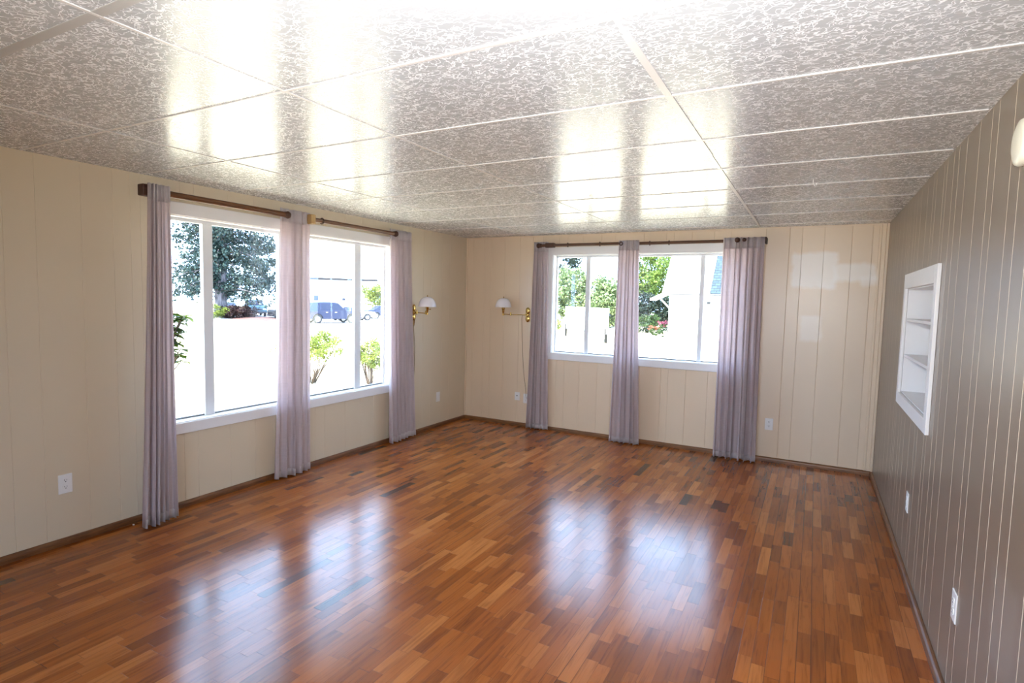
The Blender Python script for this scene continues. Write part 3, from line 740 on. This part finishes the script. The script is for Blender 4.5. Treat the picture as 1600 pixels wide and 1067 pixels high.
for k in range(70):      # ivy and short growth close round the upper trunk
    z = rnd.uniform(5.0, 11.0); a = rnd.random()*2*PI
    p = Vector((0.45*math.cos(a), 0.45*math.sin(a), z))
    for _ in range(26): leaf(bm, p + Vector((rnd.gauss(0,.30), rnd.gauss(0,.30), rnd.gauss(0,.45))), 0.30, rnd, 0.4)
obj('boughs', bmb, M_bark, tr); obj('foliage', bm, L_teal, tr)

def bush(name, label, cat, loc, rad, k, n, cr, size, m, stems=0, stem_h=0.5, seed=0, group=None, zlo=-1.0, zc=None, spread=0.5):
    rnd = random.Random(seed); t = thing(name, label, cat, loc, 0, group)
    bm = N(); zc = zc if zc is not None else rad[2]
    clumps(bm, (0, 0, zc), rad, k, n, cr, size, rnd, zlo)
    for v in bm.verts: v.co.z = max(v.co.z, 0.01)
    obj('foliage', bm, m, t)
    if stems:
        bm = N()
        for i in range(stems):
            a = rnd.random()*2*PI; r = rnd.uniform(0.3, 1)*spread*min(rad[0], rad[1])
            tp = Vector((r*math.cos(a), r*math.sin(a), stem_h*rnd.uniform(0.9, 1.25)))
            bs = Vector((r*0.18*math.cos(a), r*0.18*math.sin(a), -0.02))
            w = 0.012*max(1, stem_h)
            tube(bm, [bs, bs.lerp(tp, 0.5) + Vector((rnd.gauss(0,.03), rnd.gauss(0,.03), 0)), tp], [w, w*0.7, w*0.35], 5)
        obj('stems', bm, M_twig, t)
    return t
bush('oak_tree', 'tall dark tree behind the conifer at the middle curtain', 'tree', (-53.7, 38.7, GZ), (2.4, 2.4, 3.6), 56, 60, 0.75, 0.34, L_teal, 4, 3.0, 51, zc=5.9, spread=0.15)
st = bush('young_tree', 'small staked street tree in front of the blue pickup', 'tree', (-44.33, 29.59, GZ), (2.6, 2.6, 1.1), 30, 42, 0.45, 0.24, L_teal, 3, 2.9, 11, zc=3.3, spread=0.1)
bm = N(); box(bm, -0.03, 0.03, 0.12, 0.18, 0, 1.6); obj('stake', bm, M_twig, st)
bush('barberry_hedge', 'dark purple brown hedge in the mulch bed across the street', 'hedge', (-45.06, 29.44, GZ), (1.5, 1.9, 0.62), 85, 60, 0.34, 0.16, L_red, 6, 0.7, 12)
bush('golden_shrub', 'low yellow green shrub at the foot of the conifer', 'shrub', (-45.05, 26.95, GZ), (0.9, 1.1, 0.72), 26, 50, 0.32, 0.14, L_yel, 5, 0.6, 13)
bush('rose_bush', 'leggy yellow green bush outside with bare stems and a shadow', 'bush', (-8.26, 4.91, GZ), (0.95, 1.10, 0.40), 120, 40, 0.14, 0.06, L_yel, 30, 0.85, 14, zc=1.02, spread=0.85)
bush('rose_bush', 'upright yellow green bush outside the right end of the far left window', 'bush', (-6.87, 5.75, GZ), (0.42, 0.50, 0.46), 80, 40, 0.13, 0.06, L_yel, 26, 0.95, 15, zc=0.86, spread=0.8)
bush('shade_tree', 'bright yellow green tree beyond the parked blue car', 'tree', (-41.6, 44.9, GZ), (1.9, 1.9, 1.6), 50, 60, 0.5, 0.24, L_yel, 4, 1.6, 16, zc=2.5, spread=0.2)
bush('laurel_hedge', 'pale green hedge tree above the left end of the white sign', 'hedge', (-17.6, 46.2, GZ), (2.3, 2.0, 2.9), 120, 70, 0.60, 0.26, L_pale, 4, 1.5, 17, zc=2.9, spread=0.2)
bush('laurel_hedge', 'pale green hedge tree above the right end of the white sign', 'hedge', (-13.7, 45.2, GZ), (2.0, 1.8, 2.5), 110, 70, 0.55, 0.26, L_pale, 4, 1.3, 18, zc=2.4, spread=0.2)
bush('fir_tree', 'dark blue green tree showing above the pale hedge', 'tree', (-24.4, 60.0, GZ), (2.6, 2.6, 3.0), 40, 50, 0.7, 0.34, L_dark, 4, 4.0, 19, zc=6.4, spread=0.15)
bush('maple_tree', 'tall bright green tree beside the white neighbour house', 'tree', (-9.8, 47.0, GZ), (2.6, 2.4, 2.9), 110, 70, 0.62, 0.25, L_mid, 4, 2.6, 20, zc=5.0, spread=0.2)
bush('yew_hedge', 'dark green shaded hedge under the bright tree', 'hedge', (-8.7, 43.9, GZ), (2.4, 1.3, 1.75), 90, 70, 0.5, 0.22, L_dark, 4, 1.2, 21)
bush('garden_shrub', 'leafy green shrub in front of the dark hedge', 'shrub', (-8.0, 39.2, GZ), (1.15, 0.8, 0.75), 40, 50, 0.28, 0.15, L_low, 4, 0.6, 22)
bush('lily_clump', 'low yellow green clump left of the white sign', 'plant', (-13.9, 34.4, GZ), (0.5, 0.5, 0.55), 16, 30, 0.2, 0.18, L_yel, 3, 0.5, 23)
def flower(name, label, loc, m, seed, hgt):
    rnd = random.Random(seed); t = thing(name, label, 'flowers', loc)
    bm = N(); blob(bm, (0,0,hgt*0.45), (0.42,0.34,hgt*0.4), 160, 0.16, rnd); obj('foliage', bm, L_low, t)
    bm = N()
    for _ in range(16):
        p = Vector((rnd.gauss(0,.22), rnd.gauss(0,.18), hgt*rnd.uniform(.65, 1.0))); blob(bm, p, (0.09,0.09,0.07), 16, 0.09, rnd)
    obj('blossoms', bm, m, t)
flower('flower_bed_plant', 'low plant with orange blossoms in front of the garden shrub', (-6.55, 36.0, GZ), mat('orange_petals', (0.20, 0.055, 0.025), 0.6), 31, 0.7)
flower('flower_bed_plant', 'taller plant with pink blossoms at the corner of the white house', (-5.55, 34.6, GZ), mat('pink_petals', (0.16, 0.022, 0.055), 0.6), 32, 1.15)

# large leaved shrub just outside the nearest window
rnd = random.Random(41); t = thing('rhododendron', 'broad leaved green shrub just outside the nearest window', 'shrub', (-0.665, -3.385, GZ))
bm = N(); bms = N()
for k in range(64):
    a = rnd.random()*2*PI; z = rnd.uniform(1.84, 2.28); r = rnd.uniform(0.03, 0.15)
    p = Vector((r*math.cos(a), r*math.sin(a), z))
    for j in range(4):
        aa = a + j*1.57 + rnd.gauss(0,.3); d = Vector((math.cos(aa), math.sin(aa), rnd.uniform(-.5,.35))).normalized(); s = rnd.uniform(.06,.10)
        u = d.cross(Vector((0,0,1))).normalized()*s*0.30; dn = Vector((0,0,-0.12*s))
        P = [p, p+d*s*.3+u*.8, p+d*s*.65+u, p+d*s+dn*2, p+d*s*.65-u, p+d*s*.3-u*.8]; m1, m2 = p+d*s*.3+dn, p+d*s*.65+dn
        V = [bm.verts.new(x) for x in P]; A, B2 = bm.verts.new(m1), bm.verts.new(m2)
        for f in ((V[0],V[1],A), (A,V[1],V[2],B2), (B2,V[2],V[3]), (V[0],A,V[5]), (A,B2,V[4],V[5]), (B2,V[3],V[4])): bm.faces.new(f)
    tube(bms, [(-0.16+0.02*math.cos(a), -0.26+0.02*math.sin(a), -0.02), (-0.15+0.05*math.cos(a), -0.25+0.05*math.sin(a), 1.4), p], [0.012, 0.008, 0.004], 5)
obj('foliage', bm, L_glos, t); obj('stems', bms, M_twig, t)

# mulch bed under the hedge
bm = N()
pts = [(-47.6,29.0),(-43.0,27.6),(-38.2,27.6),(-36.6,29.6),(-38.5,32.6),(-44.0,34.5),(-48.5,33.6)]
c = bm.verts.new((-42.6, 30.6, GZ+0.16)); ring = [bm.verts.new((x, y, GZ+0.012)) for x, y in pts]; mid = [bm.verts.new(((x-42.6)/2, (y+30.6)/2, GZ+0.13)) for x, y in pts]
n = len(pts)
for i in range(n):
    bm.faces.new((ring[i], ring[(i+1)%n], mid[(i+1)%n], mid[i])); bm.faces.new((mid[i], mid[(i+1)%n], c))
tag(obj('mulch_bed', bm, M_mulch, smooth=True), 'reddish mulch bed around the purple hedge', 'mulch bed')

# ------------------------------------------------------------------ vehicles
M_tyre = mat('tyre_rubber', (0.02, 0.02, 0.02), 0.7); M_alloy = mat('alloy_wheel', (0.62, 0.63, 0.65), 0.35, metal=0.6)
M_cglass = mat('dark_car_glass', (0.015, 0.02, 0.04), 0.25, spec=0.25); M_lamp = mat('clear_lamp', (0.7, 0.7, 0.68), 0.2)
M_bump = mat('dark_bumper', (0.04, 0.04, 0.045), 0.5); M_chrome = mat('chrome', (0.7, 0.7, 0.72), 0.15, metal=1.0)
PAINT = {}
def paint(name, c):
    if name not in PAINT: PAINT[name] = mat(name, c, 0.45, spec=0.25)
    return PAINT[name]
def vehicle(name, label, loc, rz, pm, kind, scale=1.0):
    """local +x is the nose, wheels stand on z=0"""
    t = thing(name, label, 'car' if kind != 'pickup' else 'pickup', loc, rz)
    S = {'suv': dict(L=5.0, Wd=1.95, gc=0.34, belt=1.12, H=1.84, wb=1.52, wr=0.385, hood=(2.42, 0.86, 1.08, 1.14), cab=[(1.02,1.12),(0.32,1.78),(-0.2,1.84),(-1.9,1.80),(-2.36,1.14)], tail=-2.45),
         'sedan': dict(L=4.6, Wd=1.76, gc=0.24, belt=0.92, H=1.44, wb=1.35, wr=0.32, hood=(2.25, 0.66, 0.86, 0.92), cab=[(0.95,0.92),(0.28,1.38),(-0.2,1.44),(-0.95,1.40),(-1.65,0.95)], tail=-2.3),
         'pickup': dict(L=5.2, Wd=1.92, gc=0.36, belt=1.10, H=1.76, wb=1.65, wr=0.37, hood=(2.5, 0.86, 1.06, 1.10), cab=[(0.95,1.10),(0.42,1.70),(0.1,1.76),(-0.62,1.74),(-0.80,1.12)], tail=-2.65)}[kind]
    wb, wr, gc, belt = S['wb'], S['wr'], S['gc'], S['belt']; hx, hz0, hz1, hz2 = S['hood']; y = S['Wd']/2
    def arch(cx):
        return [(cx + (wr+0.07)*math.cos(a), wr + (wr+0.07)*math.sin(a)) for a in [PI*k/10 for k in range(0, 11)] if wr + (wr+0.07)*math.sin(a) >= gc]
    tx = S['tail']
    low = [(tx+0.05, gc+0.06)]
    prof = [(tx+0.06, gc+0.05)] + [(x, z) for x, z in arch(-wb)[::-1]] + [(x, z) for x, z in arch(wb)[::-1]] + [(hx-0.04, gc+0.05), (hx, hz0-0.18), (hx-0.02, hz0), (hx-0.16, hz1), (S['cab'][0][0]+0.02, hz2), (S['cab'][-1][0]-0.02 if kind != 'pickup' else -0.80, belt+0.02), (tx+0.05, belt-0.02), (tx, belt-0.25)]
    bm = N(); extrude_profile(bm, prof, -y, y); obj('body', bm, pm, t, bevel=0.035)
    bm = N(); c = S['cab']; extrude_profile(bm, c, -y+0.05, y-0.05, 0.17, belt, S['H']); obj('cabin', bm, pm, t, bevel=0.02)
    # side windows
    fr, rr = c[0], c[-1]; zt = S['H']-0.12; zb = belt+0.05
    def side_x(f0, f1, z): return f0[0] + (f1[0]-f0[0])*(z-f0[1])/(f1[1]-f0[1])
    xf0, xf1 = side_x(c[0], c[1], zb)-0.12, side_x(c[0], c[1], zt)-0.10
    xr0, xr1 = side_x(c[-1], c[-2], zb)+0.12, side_x(c[-1], c[-2], zt)+0.10
    cuts = {'suv': [0.34, 0.70], 'sedan': [0.52], 'pickup': [0.62]}[kind]
    ks = [0.0] + [v for q in cuts for v in (q-0.025, q+0.025)] + [1.0]
    for s in (-1, 1):
        def yy(z): return s*(y-0.05-0.17*min(1, (z-belt)/(S['H']-belt)) + 0.012)
        for i in range(0, len(ks), 2):
            bm = N(); q = []
            for (k, z) in ((ks[i], zb), (ks[i+1], zb), (ks[i+1], zt), (ks[i], zt)):
                x = (xf0+(xr0-xf0)*k) if z == zb else (xf1+(xr1-xf1)*k); q.append(Vector((x, yy(z), z)))
            a = [bm.verts.new(p) for p in q]; b = [bm.verts.new(p - Vector((0, s*0.03, 0))) for p in q]
            bm.faces.new(a); bm.faces.new(b[::-1])
            for j in range(4): bm.faces.new((a[j], b[j], b[(j+1)%4], a[(j+1)%4]))
            obj('side_window', bm, M_cglass, t)
        bm = N(); ball(bm, (c[0][0]-0.12, s*(y+0.06), belt+0.10), 1.0, 10, (0.07, 0.10, 0.08)); obj('door_mirror', bm, pm, t, smooth=True)
        for hxx in ([0.05, -0.75] if kind != 'pickup' else [-0.2]):
            bm = N(); box(bm, hxx-0.09, hxx+0.09, s*y-0.012, s*y+0.022, belt-0.17, belt-0.13); obj('door_handle', bm, M_chrome, t)
        bm = N(); box(bm, hx-0.10, hx+0.012, s*(y-0.42) if s > 0 else -y+0.06, y-0.06 if s > 0 else -(y-0.42), hz0-0.14, hz0+0.02); obj('headlight', bm, M_lamp, t, bevel=0.02)
    # windscreen and rear glass
    for nm, p0, p1 in (('windscreen', c[0], c[1]), ('rear_window', c[-1], c[-2])):
        a0 = Vector((p0[0], 0, p0[1])).lerp(Vector((p1[0], 0, p1[1])), 0.12); a1 = Vector((p0[0], 0, p0[1])).lerp(Vector((p1[0], 0, p1[1])), 0.92)
        nrm = Vector((a1.z-a0.z, 0, -(a1.x-a0.x))).normalized() * (1 if nm == 'windscreen' else 1)
        if nm == 'rear_window': nrm = -nrm if nrm.x > 0 else nrm
        o = nrm*0.014; bm = N(); w0, w1 = y-0.17, y-0.30
        q = [Vector((a0.x,-w0,a0.z))+o, Vector((a0.x,w0,a0.z))+o, Vector((a1.x,w1,a1.z))+o, Vector((a1.x,-w1,a1.z))+o]
        A = [bm.verts.new(p) for p in q]; Bq = [bm.verts.new(p-o*2.5) for p in q]
        bm.faces.new(A); bm.faces.new(Bq[::-1])
        for j in range(4): bm.faces.new((A[j], Bq[j], Bq[(j+1)%4], A[(j+1)%4]))
        obj(nm, bm, M_cglass, t)
    bm = N(); box(bm, hx-0.10, hx+0.05, -y+0.04, y-0.04, gc+0.02, gc+0.20); obj('front_bumper', bm, M_bump if kind != 'sedan' else pm, t, bevel=0.03)
    bm = N(); box(bm, hx-0.08, hx+0.015, -y+0.48, y-0.48, hz0-0.16, hz0); obj('grille', bm, M_bump, t, bevel=0.01)
    bm = N(); box(bm, tx-0.03, tx+0.10, -y+0.04, y-0.04, gc+0.06, gc+0.24); obj('rear_bumper', bm, M_bump if kind != 'sedan' else pm, t, bevel=0.03)
    for sx in (-wb, wb):
        for s in (-1, 1):
            bm = N(); w = 0.11; prof = [(wr*0.62, -w), (wr*0.94, -w), (wr, -w*0.7), (wr, w*0.7), (wr*0.94, w), (wr*0.62, w)]
            lathe(bm, prof, (sx, s*(y-0.12), wr), 'y', 28, close=True); wo = obj('wheel', bm, M_tyre, t, smooth=True, angle=35)
            bm = N(); lathe(bm, [(wr*0.64, -0.05), (wr*0.64, 0.06), (wr*0.5, 0.085), (wr*0.15, 0.075), (0.02, 0.08)], (sx, s*(y-0.12), wr), 'y', 20)
            if s < 0:
                for v in bm.verts: v.co.y = 2*s*(y-0.12) - v.co.y
            obj('hubcap', bm, M_alloy, wo, smooth=True, angle=30)
    return t
ANG = math.atan2(2.868, 1.112)
vehicle('suv', 'slate blue suv parked side-on across the street', (-33.5, 29.98, GZ+0.01), ANG, paint('slate_blue_paint', (0.022, 0.027, 0.055)), 'suv')
vehicle('sedan_car', 'white car parked just beyond the suv', (-36.55, 35.6, GZ+0.01), ANG-0.08, paint('white_paint', (0.75, 0.75, 0.75)), 'sedan')
vehicle('sedan_car', 'dark blue car parked below the yellow green tree', (-38.0, 42.4, GZ+0.01), ANG-0.15, paint('navy_paint', (0.02, 0.03, 0.065)), 'sedan')
FACE = math.atan2(-6.06-33.85, 3.92+48.64)
vehicle('pickup_truck', 'light blue pickup facing the window behind the purple hedge', (-49.9, 34.75, GZ+0.0), FACE+0.12, paint('light_blue_paint', (0.08, 0.16, 0.20)), 'pickup')
vehicle('hatchback_car', 'grey green car half hidden behind the purple hedge', (-53.0, 33.9, GZ+0.0), FACE+0.1, paint('grey_green_paint', (0.09, 0.13, 0.13)), 'sedan')
vehicle('sedan_car', 'black car half hidden by the curtain between the left windows', (-40.9, 32.4, GZ+0.01), ANG, paint('black_paint', (0.012, 0.012, 0.015)), 'sedan')
vehicle('sedan_car', 'tiny dark car far beyond the white sign', (-14.2, 51.2, GZ), 0.3, paint('charcoal_paint', (0.02, 0.02, 0.025)), 'sedan')
# white cabinet beside the pickup
t = thing('utility_box', 'white box cabinet standing beside the blue pickup', 'cabinet', (-51.4, 37.85, GZ), FACE)
M_wmetal = mat('white_metal', (0.8, 0.8, 0.8), 0.5)
bm = N(); box(bm, -0.5, 0.5, -0.58, 0.58, 0.0, 1.55); obj('housing', bm, M_wmetal, t, bevel=0.02)
bm = N(); box(bm, -0.56, 0.56, -0.64, 0.64, 1.55, 1.66); obj('lid', bm, M_wmetal, t, bevel=0.03)
bm = N(); box(bm, 0.5, 0.52, -0.02, 0.02, 0.5, 1.0); obj('handle', bm, M_chrome, t)

# white board sign on two posts (seen from behind)
P0, P1 = Vector((-11.24, 30.10, GZ)), Vector((-6.91, 25.86, GZ)); dv = (P1-P0); sl = dv.length; sa = math.atan2(dv.y, dv.x)
t = thing('sign_board', 'large blank white board on two dark posts on the lawn', 'sign', tuple((P0+P1)/2), sa)
for s in (-1, 1):
    bm = N(); box(bm, s*sl/2-0.075, s*sl/2+0.075, -0.06, 0.06, -0.05, 0.85); obj('post', bm, mat('weathered_post', (0.02, 0.02, 0.018), 0.9, spec=0.1), t)
bm = N(); box(bm, -sl/2-0.1, sl/2+0.25, -0.04, 0.04, 0.55, 2.05); obj('board', bm, M_wmetal, t, bevel=0.01)
bm = N(); box(bm, -sl/2-0.1, sl/2+0.25, -0.07, -0.02, 0.50, 0.56); obj('bottom_rail', bm, mat('grey_rail', (0.05, 0.05, 0.05), 0.9, spec=0.1), t)

# ------------------------------------------------------------------ neighbour houses
M_siding = NT('white_lap_siding'); _x, _y, _z = M_siding.sep(M_siding.pos()); _s = M_siding.math('FRACT', M_siding.math('DIVIDE', _z, 0.2))
M_siding.base((0.80, 0.80, 0.78)); M_siding.bump(_s, 0.5, 0.01); M_siding.p.inputs['Roughness'].default_value = 0.6; M_siding = M_siding.m
M_proof = mat('pale_roof_sheet', (0.62, 0.64, 0.62), 0.6); M_fascia = mat('white_fascia', (0.72, 0.70, 0.64), 0.6)
def shingle():
    t = NT('blue_grey_shingles'); x, y, z = t.sep(t.pos())
    b = t.n('ShaderNodeTexBrick'); t.l(t.comb(x, t.math('MULTIPLY', z, 1.0), 0.0), b.inputs['Vector'])
    b.inputs['Scale'].default_value = 1.0; b.inputs['Brick Width'].default_value = 0.33; b.inputs['Row Height'].default_value = 0.17; b.inputs['Mortar Size'].default_value = 0.014
    b.inputs['Color1'].default_value = (0.010, 0.022, 0.030, 1); b.inputs['Color2'].default_value = (0.024, 0.044, 0.058, 1); b.inputs['Mortar'].default_value = (0.003, 0.005, 0.007, 1)
    t.base(b.outputs['Color']); t.p.inputs['Roughness'].default_value = 0.9
    return t.m
M_shing = shingle()
def slab(bm, pts, th):
    a = [bm.verts.new(p) for p in pts]; b = [bm.verts.new(Vector(p)-Vector((0,0,th))) for p in pts]
    bm.faces.new(a); bm.faces.new(b[::-1]); n = len(pts)
    for j in range(n): bm.faces.new((a[j], b[j], b[(j+1)%n], a[(j+1)%n]))
t = thing('neighbour_house', 'white neighbour house filling the right of the far windows', 'house', (-4.66, 31.9, GZ))
bm = N(); box(bm, 0, 12.0, 0, 4.6, 0.0, 3.05); obj('wall', bm, M_siding, t)
bm = N(); box(bm, -0.02, 12.02, -0.03, 0.0, 0.0, 0.10); obj('foundation', bm, mat('grey_concrete', (0.08, 0.08, 0.08), 0.9, spec=0.1), t)
e0, e1 = (-0.4, -0.45, 3.08), (12.5, -0.45, 3.08); r0, r1 = (-0.4, 2.15, 5.95), (12.5, 2.15, 5.95); b0, b1 = (-0.4, 4.9, 3.08), (12.5, 4.9, 3.08)
bm = N(); slab(bm, [e0, e1, r1, r0], 0.10); slab(bm, [r0, r1, b1, b0], 0.10); obj('roof', bm, M_proof, t)
bm = N(); vv = [bm.verts.new(p) for p in ((0.02,0,3.0),(0.02,4.6,3.0),(0.02,2.15,5.7))]; bm.faces.new(vv); 
vv2 = [bm.verts.new(p) for p in ((0.12,0,3.0),(0.12,4.6,3.0),(0.12,2.15,5.7))]; bm.faces.new(vv2[::-1])
for j in range(3): bm.faces.new((vv[j], vv2[j], vv2[(j+1)%3], vv[(j+1)%3]))
obj('gable', bm, M_siding, t)
dr = Vector((0, -0.72, 0.65))*0.06
k0, k1, k2, k3 = [Vector(p)+dr for p in ((2.62, -0.45, 3.08), (12.5, -0.45, 3.08), (12.5, 2.15, 5.95), (2.62, 2.15, 5.95))]
bm = N(); slab(bm, [k0, k1, k2, k3], 0.03); obj('shingle_section', bm, M_shing, t)
bm = N(); box(bm, 0.05, 12.5, -0.50, -0.42, 2.97, 3.05); obj('gutter', bm, mat('gutter_eave_shadow', (0.06, 0.06, 0.062), 0.9, spec=0.1), t)  # gutter colour darkened to draw the shadow line at the eave
# little gable canopy with a brace at the left corner
bm = N(); slab(bm, [(-1.15, -0.55, 2.72), (-0.35, -0.55, 3.10), (-0.35, 1.2, 3.10), (-1.15, 1.2, 2.72)], 0.12); obj('canopy', bm, M_fascia, t)
bm = N(); tube(bm, [(-0.62, -0.3, 2.85), (0.0, -0.02, 2.15)], 0.05, 4); obj('brace', bm, M_fascia, t)
bm = N(); box(bm, 2.42, 2.62, -0.10, 0.0, 2.42, 2.58); obj('porch_light', bm, M_slot, t)

HA = math.atan2(50.16-43.54, -47.22+53.66)
t = thing('house', 'white house across the street behind the suv', 'house', (-53.66, 43.54, GZ), HA)
bm = N(); box(bm, -1.0, 9.4, 0, 7.0, 0, 4.5); obj('wall', bm, M_siding, t)
bm = N(); slab(bm, [(-1.6, -0.7, 4.6), (10.0, -0.7, 4.6), (10.0, 3.5, 7.2), (-1.6, 3.5, 7.2)], 0.14); slab(bm, [(-1.6, 3.5, 7.2), (10.0, 3.5, 7.2), (10.0, 7.7, 4.6), (-1.6, 7.7, 4.6)], 0.14); obj('roof', bm, M_proof, t)
bm = N(); box(bm, -1.6, 10.0, -0.78, -0.68, 4.35, 4.62); obj('gutter', bm, mat('grey_gutter', (0.03, 0.03, 0.032), 0.9, spec=0.1), t)
for x0, x1, z0, z1 in ((2.15, 2.70, 1.75, 2.40), (5.6, 6.0, 1.8, 2.1)):
    bm = N(); box(bm, x0-0.06, x1+0.06, -0.05, 0.0, z0-0.06, z1+0.06); w_ = obj('window', bm, M_white, t)
    bm = N(); box(bm, x0, x1, -0.06, -0.045, z0, z1); obj('pane', bm, M_cglass, w_)
